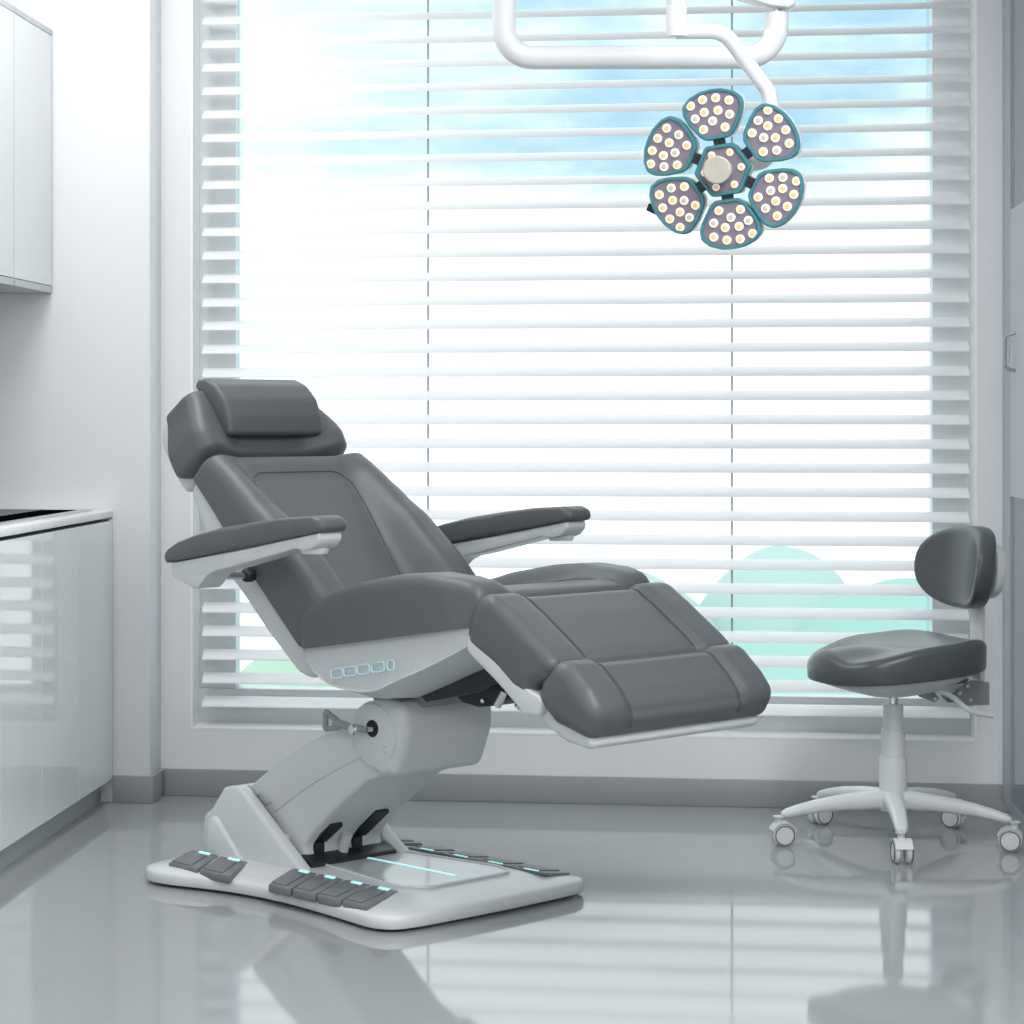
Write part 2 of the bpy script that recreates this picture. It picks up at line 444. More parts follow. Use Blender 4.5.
def pedal(a0, a1, b0, b1, vo, vi, zo, zi):
    """outer edge u a0..a1 at v=vo, inner edge u b0..b1 at v=vi"""
    bm = bmesh.new()
    def q(t, s): return Vector(((a0+(a1-a0)*t)*(1-s)+(b0+(b1-b0)*t)*s, vo+(vi-vo)*s, 0))
    prof = [q(.03, 0), q(.97, 0), q(.97, 1), q(.03, 1)]
    lo = [bm.verts.new((p.x, p.y, .030 if i < 2 else .050)) for i, p in enumerate(prof)]
    hi = [bm.verts.new((p.x, p.y, (zo+.010) if i < 2 else zi)) for i, p in enumerate(prof)]
    bm.faces.new(lo); bm.faces.new(hi)
    for i in range(4): bm.faces.new((lo[i], lo[(i+1) % 4], hi[(i+1) % 4], hi[i]))
    bmesh.ops.recalc_face_normals(bm, faces=bm.faces[:]); bevel(bm, .006, 2)
    # raised tread
    t2 = bmesh.new(); pr = [q(.10, .06), q(.72, .06), q(.72, .80), q(.10, .80)]
    zz = lambda s: (zo+.010)*(1-s)+zi*s
    l2 = [t2.verts.new((p.x, p.y, zz(s)-.001)) for p, s in zip(pr, (.06, .06, .8, .8))]
    h2 = [t2.verts.new((p.x, p.y, zz(s)+.0035)) for p, s in zip(pr, (.06, .06, .8, .8))]
    t2.faces.new(l2); t2.faces.new(h2)
    for i in range(4): t2.faces.new((l2[i], l2[(i+1) % 4], h2[(i+1) % 4], h2[i]))
    bmesh.ops.recalc_face_normals(t2, faces=t2.faces[:]); bevel(t2, .002, 2); join(bm, t2)
    o = obj('pedal', bm, M['pedal'], CH)
    l3 = bmesh.new(); pr = [q(.36, .86), q(.72, .86), q(.72, .95), q(.36, .95)]
    a = [l3.verts.new((p.x, p.y, zz(s)-.001)) for p, s in zip(pr, (.86, .86, .95, .95))]
    b = [l3.verts.new((p.x, p.y, zz(s)+.002)) for p, s in zip(pr, (.86, .86, .95, .95))]
    l3.faces.new(a); l3.faces.new(b)
    for i in range(4): l3.faces.new((a[i], a[(i+1) % 4], b[(i+1) % 4], b[i]))
    obj('indicator_light', l3, M['cyan'], o)
def rowp(n, A0, A1, B0, B1, vo, vi):
    for i in range(n):
        f = i/n; g = (i+1)/n
        pedal(A0+(A1-A0)*f, A0+(A1-A0)*g, B0+(B1-B0)*f, B0+(B1-B0)*g, vo, vi, *((.043, .061) if vo < 0 else (.036, .058)))
rowp(2, -.375, -.120, -.442, -.205, -.345, -.215)
rowp(4, .008, .368, -.072, .318, -.335, -.185)
rowp(4, -.100, .400, -.100, .400, .330, .235)
rowp(2, -.370, -.150, -.370, -.150, .345, .245)

# hinge bracket on the base
bm = bmesh.new()
chk = [(-.435, .034), (-.425, .150), (-.39, .172), (-.342, .232), (-.29, .240), (-.268, .232), (-.028, .056), (-.04, .034)]
for s in (-1, 1):
    prism(chk, s*.150, s*.190, .012, 3, into=bm)
prism([(-.435, .045), (-.425, .150), (-.39, .172), (-.342, .232), (-.305, .235), (-.315, .034)], -.16, .16, .008, 2, into=bm)
prism([(-.412, .034), (-.395, .145), (-.365, .155), (-.24, .034)], -.203, .203, .010, 2, into=bm)
obj('hinge_bracket', bm, M['basep'], CH)
# lift arm: lower body, upper cover, underside cut-outs
arm = [(-.300, .215), (-.27, .245), (-.17, .312), (-.08, .358), (.0, .395), (.12, .435), (.26, .40), (.225, .325), (.14, .293), (.08, .250), (0, .188), (-.06, .137), (-.088, .105), (-.075, .062), (-.14, .056), (-.31, .08)]
A = obj('lift_arm', prism(arm, -.135, .135, .012, 3), M['column'], CH)
cov = [(-.305, .222), (-.27, .250), (-.17, .317), (-.08, .363), (.0, .400), (.12, .44), (.15, .36), (.06, .32), (-.02, .282), (-.10, .238), (-.17, .193), (-.20, .175), (-.21, .20), (-.235, .19)]
obj('arm_cover', prism(cov, -.139, .139, .005, 2), M['column'], A)
bm = bmesh.new()
bm.free()
fd = Vector((.168, 0, .148)).normalized(); fnn = Vector((.148, 0, -.168)).normalized(); fo = Vector((-.088, 0, .108))
def slot(v0, v1, s0, s1, sk, d=.004, into=None):
    b = bmesh.new(); P4 = [(v0, s0), (v1, s0), (v1+sk*.2, s1-.012), (v1, s1), (v0+.006, s1)]
    lo = [b.verts.new(fo+fd*s-fnn*.02+Vector((0, v, 0))) for v, s in P4]; hi = [b.verts.new(fo+fd*s+fnn*d+Vector((0, v, 0))) for v, s in P4]
    b.faces.new(lo); b.faces.new(hi)
    for i in range(5): b.faces.new((lo[i], lo[(i+1) % 5], hi[(i+1) % 5], hi[i]))
    bmesh.ops.recalc_face_normals(b, faces=b.faces[:]); join(into, b)
for v0, v1, s1 in ((-.105, -.062, .085), (.025, .075, .118)):
    bm = bmesh.new(); slot(v0, v1, -.002, s1, .05, .003, into=bm); box(-.10, -.0755, v0, v0+.030, .070, .110, into=bm)
    obj('arm_slot', bm, M['black'], A, smooth=0)
bm = bmesh.new()
prism([(-.125, .052), (-.118, .078), (-.085, .085), (-.045, .070), (-.04, .058)], -.146, .146, .004, 2, into=bm)
obj('pivot_plate', bm, M['dark'], CH)
obj('pivot_lug', tube([(-.078, -.012, .070), (-.070, -.012, .100), (-.058, -.012, .125)], .014, 10), M['column'], CH)
bm = bmesh.new()
def yknob(u, z, v, r, h, into, s=-1):
    mt = Matrix.Translation((u, v, z)) @ Matrix.Rotation(PI/2 if s < 0 else -PI/2, 4, 'X')
    lathe([(r, 0), (r, h*.6), (r*.75, h), (.0005, h)], 16, into=into, mtx=mt)
for u, z in ((-.262, .222), (-.150, .118)):
    for s in (-1, 1):
        bm = bmesh.new(); yknob(u, z, s*.135, .009, .009, bm, s); obj('arm_bolt', bm, M['column'], A)

# housing on top of the arm
hous = [(.115, .470), (.150, .492), (.225, .505), (.285, .500), (.302, .470), (.304, .425), (.285, .375), (.262, .322), (.215, .313), (.165, .340), (.122, .390), (.104, .440)]
K = obj('column_housing', cushion(hous, .158, .028, rad=.028, n=80), M['column'], CH, smooth=60)
bm = bmesh.new(); mt = Matrix.Translation((.200, -.1575, .415)) @ Matrix.Rotation(PI/2, 4, 'X')
lathe([(.075, -.004), (.075, .0015), (.072, .003), (.0005, .003)], 40, into=bm, mtx=mt)
obj('side_disc', bm, M['column'], K)
bm = bmesh.new(); mt = Matrix.Translation((.196, -.1605, .432)) @ Matrix.Rotation(PI/2, 4, 'X')
lathe([(.021, 0), (.021, .0015), (.017, .002), (.0005, .002)], 24, into=bm, mtx=mt)
obj('pivot_hole', bm, M['black'], K)
bm = bmesh.new(); yknob(.235, .437, -.158, .011, .003, bm); obj('cover_button', bm, M['column'], K)
bm = bmesh.new(); yknob(.238, .385, -.158, .009, .005, bm); obj('cover_button', bm, M['column'], K)
LV = bmesh.new()
tube(fillet_path([(.058, -.190, .462), (.058, -.190, .420), (.105, -.190, .428), (.105, -.190, .443), (.059, -.190, .463)], .004, 4), .0075, 10, into=LV)
tube([(.096, -.190, .436), (.125, -.190, .437), (.165, -.190, .432)], .008, 10, into=LV, radii=[.013, .010, .0085])
tube([(.165, -.19, .432), (.196, -.178, .430)], .0085, 10, into=LV)
lev = obj('release_lever', LV, M['greyplate'], K)
bm = bmesh.new(); yknob(.165, .430, -.190, .014, .012, bm); tube([(.165, -.19, .430), (.196, -.158, .430)], .007, 8, into=bm)
obj('lever_bolt', bm, M['chrome'], lev)

# mechanism between housing and seat
bm = bmesh.new()
box(.12, .30, -.09, .09, .485, .56, .006, into=bm)
obj('mount_bracket', bm, M['greyplate'], CH)
bm = bmesh.new(); act = [(.22, .506), (.30, .548), (.42, .60), (.60, .665), (.70, .66), (.66, .60), (.575, .535), (.50, .505), (.45, .497), (.40, .503), (.36, .525), (.30, .512)]
prism(act, -.055, .055, .006, 2, into=bm)
prism([(.30, .53), (.42, .57), (.64, .66), (.68, .65), (.64, .60), (.50, .54), (.34, .505)], -.12, -.10, .003, 2, into=bm)
prism([(.30, .53), (.42, .57), (.64, .66), (.68, .65), (.64, .60), (.50, .54), (.34, .505)], .10, .12, .003, 2, into=bm)
ACT = obj('actuator', bm, M['dark'], CH)
for a, b, r_ in (((.520, -.06, .508), (.545, -.06, .545), .010), ((.535, .0, .50), (.575, .0, .56), .013)):
    obj('actuator_rod', tube([a, b], r_, 12), M['chrome'], ACT)
for u, z, v, r_ in ((.47, .515, -.056, .006), (.27, .515, -.092, .010), (.23, .505, -.092, .008)):
    bm = bmesh.new(); yknob(u, z, v, r_, .005, bm); obj('actuator_bolt', bm, M['chrome'], ACT)

# seat shell with control buttons
bot1 = [(.108, .640), (.110, .620), (.120, .598), (.160, .566), (.230, .545), (.345, .545), (.440, .580), (.540, .618), (.640, .662), (.690, .690), (.690, .715)]
bot2 = [(.120, .635), (.122, .600), (.132, .570), (.165, .535), (.230, .508), (.310, .514), (.400, .546), (.490, .582), (.560, .610), (.640, .650), (.670, .705)]
top = [(.690, .722), (.40, .684), (.110, .642)]
bot1 = [(p.x, p.y) for p in catmull([(a, b, 0) for a, b in bot1], 5)]; bot2 = [(p.x, p.y) for p in catmull([(a, b, 0) for a, b in bot2], 5)]
rings = []
for v, f, ins in ((-.299, 0, .006), (-.304, 0, .002), (-.305, 0, 0), (-.303, .02, 0), (-.298, .06, 0), (-.20, .8, 0), (-.10, 1, 0), (0, 1, 0), (.10, 1, 0), (.20, .8, 0), (.298, .06, 0), (.303, .02, 0), (.305, 0, 0), (.304, 0, .002), (.299, 0, .006)):
    ring = []
    for a, b in zip(bot1, bot2): ring.append(Vector((a[0]*(1-f)+b[0]*f, v, a[1]*(1-f)+b[1]*f+ins)))
    for t in top: ring.append(Vector((t[0], v, t[1])))
    rings.append(ring)
SH = obj('seat_shell', loft(rings), M['shell'], CH, smooth=32)
for i, (u, z, w) in enumerate([(.256, .585, .021), (.302, .5936, .021), (.350, .602, .021), (.400, .611, .022), (.443, .619, .012)]):
    h = .011; sl = .18
    R = round_poly([(-w, -h-w*sl), (w, -h+w*sl), (w, h+w*sl), (-w, h-w*sl)], .007, 4)
    bm = tube([(u-.027+p.x, -.3062, z-.006+p.y) for p in resample(R, 32)], .0022, 8, closed=True)
    b = obj('button', bm, M['btn'], SH)
# seat cushion
so = Vector((.108, .628)); sd = Vector((.988, .155)); sn = Vector((-.155, .988))
def interp(T, s):
    if s <= T[0][0]: return T[0][1]
    for (a, x), (b, y) in zip(T, T[1:]):
        if s <= b:
            t = (s-a)/(b-a); return x+(y-x)*(t*t*(3-2*t)*.5+t*.5)
    return T[-1][1]
SB = [(0, .078), (.03, .100), (.07, .114), (.13, .130), (.22, .139), (.36, .142), (.44, .136), (.53, .118), (.57, .106), (.61, .085)]
SC = [(0, .06), (.1, .070), (.3, .088), (.45, .095), (.54, .088), (.62, .070), (.66, .050)]
def seat_h(s, v):
    a = abs(v); k = sstep(.17, .225, a)
    h = interp(SC, s)*(1-k)+interp(SB, s)*k
    return h-.004*math.exp(-((a-.186)/.006)**2)
vsd = 44
SE = obj('seat_cushion', pad(so, sd, sn, .605, lambda s: .320-.02*sstep(.5, .60, s), seat_h, .030, ns=36, vs=vsd, re=.02), M['leather'], CH, smooth=60)
def pad_pt(o, d, n, s, v, h): q = Vector(o)+Vector(d)*s+Vector(n)*h; return Vector((q.x, v, q.y))
for sg in (-1, 1):
    obj('seam', tube([pad_pt(so, sd, sn, s, sg*.186, seat_h(s, sg*.186)+.0006) for s in [.05+.53*i/30 for i in range(31)]], .0010, 6), M['stitch'], SE)

# leg rest: upper and lower (foot) cushions with their shells
def bol(c, w=.186, dip=.012):
    def f(p, nn, v):
        a = abs(v); k = sstep(w, w+.035, a)
        front = sstep(-.1, .5, nn.x*.5+nn.y*.85)
        return front*(-dip*(1-k)-.0022*math.exp(-((a-w)/.004)**2))
    return f
fine = sorted(set([round(x*.02, 4) for x in range(-15, 16)]+[s*(.186+d) for s in (-1, 1) for d in (-.012, -.008, -.005, -.0025, 0, .0025, .005, .008, .012, .02, .03)]))
LU = [(.702, .690), (.712, .745), (.738, .795), (.785, .797), (.85, .757), (.945, .690), (.985, .655), (.955, .622), (.915, .605), (.905, .575), (.86, .588)]
LU = [(a-.045, b-.004) for a, b in LU]
LRS = obj('leg_rest_shell', cushion([(a-.022, b-.002) for a, b in [(.690, .702), (.688, .668), (.76, .618), (.872, .538), (.910, .540), (.925, .580), (.86, .605), (.705, .712)]], .312, .012, rad=[.008, .012, .03, .02, .012, .01, .01, .01], n=90), M['shell'], CH, smooth=40)
def cush_top(prof, rad, n, lo, hi, deform, v):
    P = resample(round_poly(prof, rad), n); N = normals2(P)
    return [Vector(((p+nn*(deform(p, nn, v)+.0008)).x, v, (p+nn*(deform(p, nn, v)+.0008)).y)) for p, nn in zip(P, N) if lo(p, nn)]
du = bol(0)
LRC = obj('leg_rest_cushion', cushion(LU, .314, .032, rad=[.02, .03, .045, .04, .1, .05, .03, .02, .01, .01, .02], n=120, vs=fine, deform=du), M['leather'], CH, smooth=60)
FTP = [(.893, .577), (.908, .622), (.945, .662), (.985, .663), (1.045, .610), (1.083, .560), (1.050, .500), (.945, .527)]
FTP = [(a-.022, b-.002) for a, b in FTP]
FTS = obj('foot_rest_shell', cushion([(a-.014, b-.002) for a, b in [(.880, .572), (.880, .548), (.898, .518), (.960, .488), (1.025, .479), (1.040, .488), (1.035, .505), (.95, .535), (.90, .578)]], .288, .014, rad=.012, n=90), M['shell'], CH, smooth=40)
FTC = obj('foot_rest_cushion', cushion(FTP, .312, .036, rad=[.02, .03, .04, .04, .06, .04, .025, .03], n=120, vs=fine, deform=du), M['leather'], CH, smooth=60)
for prof, rad, par, cond in ((LU, [.02, .03, .045, .04, .1, .05, .03, .02, .01, .01, .02], LRC, lambda p, nn: nn.x*.5+nn.y*.85 > .35 and p.x < .92), (FTP, [.02, .03, .04, .04, .06, .04, .025, .03], FTC, lambda p, nn: nn.x*.6+nn.y*.75 > .12 and p.x > .93)):
    for v in (-.186, .186):
      bm = bmesh.new()
      for dv in (-.003, .003):
            pts = cush_top(prof, rad, 120, cond, None, du, v+dv)
            if len(pts) > 3: tube(pts, .0008, 6, into=bm)
      obj('seam', bm, M['stitch'], par)

# back rest
bo = Vector((-.357, 1.026)); bd = Vector((.735, -.678)); bn = Vector((.678, .735))
bshell = [(-.380, 1.005), (-.374, .985), (-.328, .900), (-.208, .770), (-.075, .655), (.045, .562), (.080, .552), (.125, .562), (.13, .60), (.085, .632), (.045, .662), (-.10, .795), (-.350, 1.026)]
BS = obj('back_shell', cushion(bshell, .268, .020, rad=[.01, .02, .05, .03, .03, .02, .02, .015, .01, .01, .05, .03, .01], n=110), M['shell'], CH, smooth=45)
BH = [(0, .088), (.02, .093), (.06, .102), (.12, .113), (.20, .124), (.31, .142), (.45, .152), (.6, .150)]
BC_ = [(0, .078), (.03, .078), (.08, .068), (.2, .064), (.4, .060), (.6, .060)]
def bw(s): return .276+.012*sstep(.05, .35, s)
def back_h(s, v):
    a = abs(v); edge = .150-.03*sstep(.0, .5, s)
    k = sstep(edge+.004, edge+.085, a)
    h = interp(BC_, s)*(1-k)+interp(BH, s)*k
    # raised inner panel outline
    return h
BK = obj('back_cushion', pad(bo-bd*.008, bd, bn, .60, bw, back_h, .040, ns=44, vs=48, re=.014), M['leather'], CH, smooth=60)
# stitched outline of the inner panel
path = []
def panel_pts():
    L = []
    for i in range(30): s = .56-(.56-.105)*i/29; L.append((s, -(.165-.045*sstep(.1, .5, s))))
    for i in range(1, 8): a = PI/2*i/8; L.append((.105-.045*math.sin(a), -(.163-.045*(1-math.cos(a)))))
    for i in range(13): L.append((.060, -.118+.236*i/12))
    for i in range(7, 0, -1): a = PI/2*i/8; L.append((.105-.045*math.sin(a), (.163-.045*(1-math.cos(a)))))
    for i in range(30): s = .105+(.56-.105)*i/29; L.append((s, (.165-.045*sstep(.1, .5, s))))
    return L
bm = tube([pad_pt(bo-bd*.008, bd, bn, s, v, back_h(s, v)+.0006) for s, v in panel_pts()], .0015, 6)
obj('seam', bm, M['stitch'], BK)

# head rest
ho = Vector((-.467, .991)); hd = Vector((-.562, .827)); hn = Vector((.827, .562))
hsh = [(-.467, .985), (-.530, 1.045), (-.572, 1.110), (-.577, 1.150), (-.555, 1.185), (-.50, 1.14), (-.43, 1.04)]
obj('headrest_shell', cushion(hsh, .215, .018, rad=[.01, .04, .03, .02, .01, .02, .02], n=80), M['shell'], CH, smooth=45)
HH = [(0, .110), (.02, .132), (.06, .140), (.12, .135), (.2, .122), (.24, .11)]
def head_h(s, v):
    a = abs(v); k = sstep(.09, .215, a)
    return interp(HH, s)-.028*(1-k)*(1-sstep(.05, .2, s))+.012*k*(1-sstep(.0, .15, s))
HC = obj('headrest_cushion', pad(ho+hn*.036+hd*.012, hd, hn, .212, lambda s: .255-.045*sstep(.06, .205, s), head_h, .034, ns=20, vs=30, re=.022), M['leather'], CH, smooth=60)
pil = [(-.490, 1.284), (-.455, 1.289), (-.410, 1.272), (-.370, 1.235), (-.349, 1.188), (-.346, 1.145), (-.368, 1.134), (-.42, 1.196), (-.497, 1.268)]
HP = obj('head_pillow', cushion(pil, .163, .013, rad=[.01, .03, .05, .06, .06, .012, .012, .1, .012], n=90), M['leather'], CH, smooth=60)

# arm rests
padp = [(-.245, .838), (-.236, .857), (-.190, .880), (-.120, .900), (-.02, .921), (.093, .938), (.215, .953), (.325, .960), (.349, .950), (.354, .931), (.343, .923), (.093, .878), (-.236, .825)]
trayp = [(-.222, .826), (-.212, .794), (-.130, .768), (-.112, .770), (-.075, .802), (-.04, .816), (.02, .827), (.215, .872), (.255, .882), (.29, .877), (.320, .887), (.337, .905), (.337, .922), (.093, .878)]
for s in (-1, 1):
    AR = obj('armrest', cushion([(p[0], p[1]) for p in trayp], .037, .008, rad=[.006, .012, .008, .012, .02, .02, .05, .03, .02, .02, .01, .01, .005, .0], n=120), M['shell'], CH, smooth=40)
    for v in AR.data.vertices: v.co.y += s*.420
    P = obj('arm_pad', cushion(padp, .045, .018, rad=[.012, .015, .05, .1, .1, .1, .1, .018, .012, .008, .008, .1, .01], n=130), M['leather'], AR, smooth=60)
    for v in P.data.vertices: v.co.y += s*.420
    bm = bmesh.new(); lathe([(.030, -.012), (.034, -.004), (.034, .004), (.03, .01)], 20, into=bm, mtx=Matrix.Translation((.28, s*.42, .882)))
    obj('arm_knob', bm, M['shell'], AR)
    bm = tube([(-.095, s*.42, .800), (-.105, s*.33, .795), (-.115, s*.27, .79)], .009, 12)
    pv_ = obj('arm_pivot', bm, M['steel'], AR)
    bm = bmesh.new(); mt = Matrix.Translation((-.105, s*.300, .795)) @ Matrix.Rotation(PI/2, 4, 'X')
    lathe([(.013, -.016), (.017, -.010), (.017, .010), (.013, .016)], 16, into=bm, mtx=mt)
    obj('pivot_collar', bm, M['black'], AR)

# ------------------------------------------------------------------ stool
FA = math.radians(205)
ST = thing('rolling_stool', 'grey saddle stool with a small backrest on white wheeled base', 'stool', (.61, 6.68, 0), FA)   # local +x looks forward
def blob(outline, zt, zbot, r, nr=10, na=56):
    """cushion over a closed plan outline(theta); zt(x,y) top, zbot(x,y) bottom, rolled edge r"""
    rings = []
    def ring(k, ins, f):
        R = []
        for i in range(na):
            a = 2*PI*i/na; q = outline(a); L = math.hypot(*q); s = max(L*k-ins, .0005)/L; x, y = q[0]*s, q[1]*s
            R.append(Vector((x, y, f(x, y))))
        return R
    for k in [j/nr for j in range(nr)]: rings.append(ring(max(k, .01), r*k, zbot))
    for j in range(4): a = PI/2*j/4; rr = r*.5; rings.append(ring(1, r*.5*(1-math.sin(a)), lambda x, y: zbot(x, y)+rr*(1-math.cos(a))))
    for j in range(7): a = PI/2*j/6; rings.append(ring(1, r*(1-math.cos(a)), lambda x, y: zt(x, y)-r*(1-math.sin(a))))
    for k in [j/nr for j in range(nr-1, -1, -1)]: rings.append(ring(max(k, .01), r*k, zt))
    return loft(rings)
def seat_out(a):
    c, s = math.cos(a), math.sin(a); e = .72
    x = math.copysign(abs(c)**e, c)*.235; y = math.copysign(abs(s)**e, s)*(.215-.03*max(c, 0))
    return x-.005, y
def st_top(x, y):
    t = (x+.24)/.475                      # 0 back .. 1 front
    base = .564-.038*sstep(.35, 1, t)-.018*math.exp(-((t-.42)/.2)**2)
    return base+.018*math.exp(-(y/.07)**2)*sstep(.45, .85, t)+.022*(abs(y)/.2)**2*(1-sstep(.45, .8, t))-.012*math.exp(-((abs(y)-.10)/.05)**2)*sstep(.5, .8, t)
def st_bot(x, y):
    t = (x+.24)/.475; return .489-.040*t
obj('seat', blob(seat_out, st_top, st_bot, .026), M['stoolpad'], ST, smooth=60)
def und_out(a):
    c, s = math.cos(a), math.sin(a); e = .7; return math.copysign(abs(c)**e, c)*.20, math.copysign(abs(s)**e, s)*.165
rings = []
for k, dz in ((1.0, 0), (1.0, -.012), (.80, -.030), (.50, -.052), (.34, -.058), (.1, -.058)):
    rings.append([Vector((und_out(2*PI*i/40)[0]*k-.012-.03*(1-k), und_out(2*PI*i/40)[1]*k, st_bot(und_out(2*PI*i/40)[0]*k, 0)+.002+dz)) for i in range(40)])
obj('seat_pan', loft(rings), M['stoolwhite'], ST, smooth=40)
# gas lift column
CO_ = obj('column', lathe([(.0385, .090), (.0385, .150), (.0380, .236), (.0372, .239), (.0335, .2395), (.0332, .310), (.0325, .313), (.0285, .3135), (.0280, .382), (.0265, .386), (.010, .386)], 28), M['stoolwhite'], ST)
obj('gas_piston', lathe([(.014, .384), (.014, .412), (.020, .413), (.020, .422), (.012, .422)], 20), M['chrome'], CO_)
# star base with casters
def caster(px, py, ang):
    bm = bmesh.new(); c, s = math.cos(ang), math.sin(ang); ax = Vector((-s, c, 0))
    mt0 = Matrix.Translation((px, py, .031)) @ Matrix.Rotation(ang, 4, 'Z') @ Matrix.Rotation(PI/2, 4, 'X')
    for o_ in (-.0155, .0155):
        lathe([(.006, -.009), (.024, -.009), (.031, -.004), (.031, .004), (.024, .009), (.006, .009)], 28, into=bm, mtx=mt0 @ Matrix.Translation((0, 0, o_)))
    W_ = obj('caster', bm, M['stoolwhite'], ST)
    h = bmesh.new()
    rings = []
    prof = []
    for k in range(11):
        a = math.radians(20+140*k/10); prof.append((.036*math.cos(a), .036*math.sin(a)))
    for k in range(10, -1, -1):
        a = math.radians(20+140*k/10); prof.append((.0325*math.cos(a), .0325*math.sin(a)))
    b2 = prism(prof, -.0235, .0235)
    bmesh.ops.transform(b2, matrix=Matrix.Translation((px, py, .031)) @ Matrix.Rotation(ang, 4, 'Z'), verts=b2.verts[:]); join(h, b2)
    lathe([(.010, .060), (.010, .078), (.016, .079), (.016, .082), (.006, .082)], 16, into=h, mtx=Matrix.Translation((px-.012*c, py-.012*s, 0)))
    obj('caster_hood', h, M['stoolwhite'], W_)
    for o_ in (-.0249, .0249):
        r_ = bmesh.new()
        P = [(mt0 @ Vector((.0265*math.cos(2*PI*i/28), .0265*math.sin(2*PI*i/28), o_))) for i in range(28)]
        tube(P, .0016, 6, closed=True, into=r_)
        obj('wheel_ring', r_, M['tyre'], W_)
for k, wa in enumerate((269, 341, 53, 125, 197)):
    a = math.radians(wa)-FA; c, s = math.cos(a), math.sin(a)
    prof = [(.02, .118, .030, .030), (.06, .118, .027, .026), (.14, .115, .024, .022), (.22, .107, .021, .018), (.28, .096, .019, .015), (.312, .089, .017, .012), (.326, .086, .010, .006)]
    rings = []
    for r_, z, hw, hh in prof:
        ring = []
        for i in range(16):
            t = 2*PI*i/16; y = math.copysign(abs(math.cos(t))**.7, math.cos(t))*hw; zz = z+math.copysign(abs(math.sin(t))**.7, math.sin(t))*hh
            ring.append(Vector((r_*c-y*s, r_*s+y*c, zz)))
        rings.append(ring)
    obj('base_arm', loft(rings), M['stoolwhite'], ST, smooth=50)
    caster(.322*c, .322*s, math.radians((-84, 172, 150, 35, 12)[k])-FA)
obj('base_hub', lathe([(.036, .088), (.046, .092), (.047, .135), (.043, .142), (.039, .143)], 28), M['stoolwhite'], ST)
# back rest of the stool
def bk(a):
    c, s = math.cos(a), math.sin(a); return (math.copysign(abs(c)**.85, c)*.175, math.copysign(abs(s)**.80, s)*.115*(1 if s < 0 else 1.02))
bmb = blob(bk, lambda x, y: .022-.004*(x/.17)**2, lambda x, y: -.040, .022, na=64)
for v in bmb.verts:
    l, zz, n = v.co.x, v.co.y, v.co.z
    taper = 1-.10*max(0, -zz/.115)
    v.co = Vector((-.232+n+1.9*l*l-.10*zz, l*taper, .762+zz))
obj('back_pad', bmb, M['stoolpad'], ST, smooth=60)
bmb = blob(lambda a: (math.cos(a)*.10, math.copysign(abs(math.sin(a))**.7, math.sin(a))*.080), lambda x, y: .012, lambda x, y: -.018, .012, na=40)
for v in bmb.verts:
    l, zz, n = v.co.x, v.co.y, v.co.z; v.co = Vector((-.292+n+.9*l*l-.10*zz, l, .752+zz))
obj('back_cover', bmb, M['stoolwhite'], ST, smooth=50)
bm = bmesh.new()
prism([(-.278, .72), (-.262, .72), (-.262, .42), (-.278, .42)], -.028, .028, .004, 2, into=bm)
prism([(-.278, .45), (-.262, .45), (-.245, .432), (-.10, .432), (-.10, .420), (-.260, .405)], -.022, .022, .003, 2, into=bm)
obj('back_post', bm, M['stoolwhite'], ST)
for a_, b_ in ((.032, .040), (-.040, -.032)):
    BR = obj('tilt_bracket', prism([(-.285, .375), (-.285, .44), (-.225, .448), (-.185, .425), (-.170, .405), (-.195, .378)], a_, b_, .003, 2), M['greyplate'], ST)
    for u, z in ((-.215, .432), (-.225, .392), (-.188, .413)):
        bm = bmesh.new(); yknob(u, z, .040 if a_ > 0 else -.040, .007, .004, bm, 1 if a_ > 0 else -1); obj('bracket_bolt', bm, M['steel'], BR)
PB = obj('pan_bracket', prism([(-.05, .41), (-.10, .392), (-.115, .402), (-.09, .43), (-.03, .44)], .05, .058, .003, 2), M['greyplate'], ST)
bm = bmesh.new(); yknob(-.10, .402, .058, .007, .004, bm, 1); obj('bracket_bolt', bm, M['steel'], PB)
bm = tube(catmull([(-.09, .06, .430), (-.125, .095, .415), (-.17, .12, .375), (-.235, .135, .360)], 8), .008, 10, flat=1.)
obj('height_lever', bm, M['stoolwhite'], ST)

# ------------------------------------------------------------------ surgical lamp
LC = Vector((.106, 5.052, 1.714))
LM = thing('surgical_lamp', 'flower shaped six petal surgical lamp on white ceiling arms', 'lamp', tuple(LC))
px = 5.0/2345                       # size of the unit used for the lamp head
nrm = (Vector((-.07, -.05, 1.187))-LC).normalized()
nrm = (nrm+Vector((-.18, 0, .0))).normalized()
upv = Vector((0, 0, 1)); rgt = upv.cross(nrm).normalized(); upv = nrm.cross(rgt)
ROT = Matrix((rgt, upv, nrm)).transposed().to_4x4()
def lp(x, y, z): return ROT @ Vector((x*px, y*px, z))
def flat_part(poly, z0, z1, r=0., seg=2):
    b = prism([(p[0]*px, p[1]*px) for p in poly], z0, z1, r, seg, axes='xyz'); bmesh.ops.transform(b, matrix=ROT, verts=b.verts[:]); return b
def ring_part(outer, inn, z0, z1):
    n = 64; A_ = resample([Vector(p) for p in outer], n); B_ = resample([Vector(p) for p in inn], n)
    rs = [[lp(p.x, p.y, z0) for p in A_], [lp(p.x, p.y, z1-.003) for p in A_], [lp(*(p.lerp(q, .25)), z1) for p, q in zip(A_, B_)], [lp(*(p.lerp(q, .75)), z1) for p, q in zip(A_, B_)], [lp(q.x, q.y, z1-.004) for q in B_], [lp(q.x, q.y, z0) for q in B_]]
    rs.append(rs[0]); b = loft(rs, cap=False); bmesh.ops.remove_doubles(b, verts=b.verts[:], dist=1e-6); return b
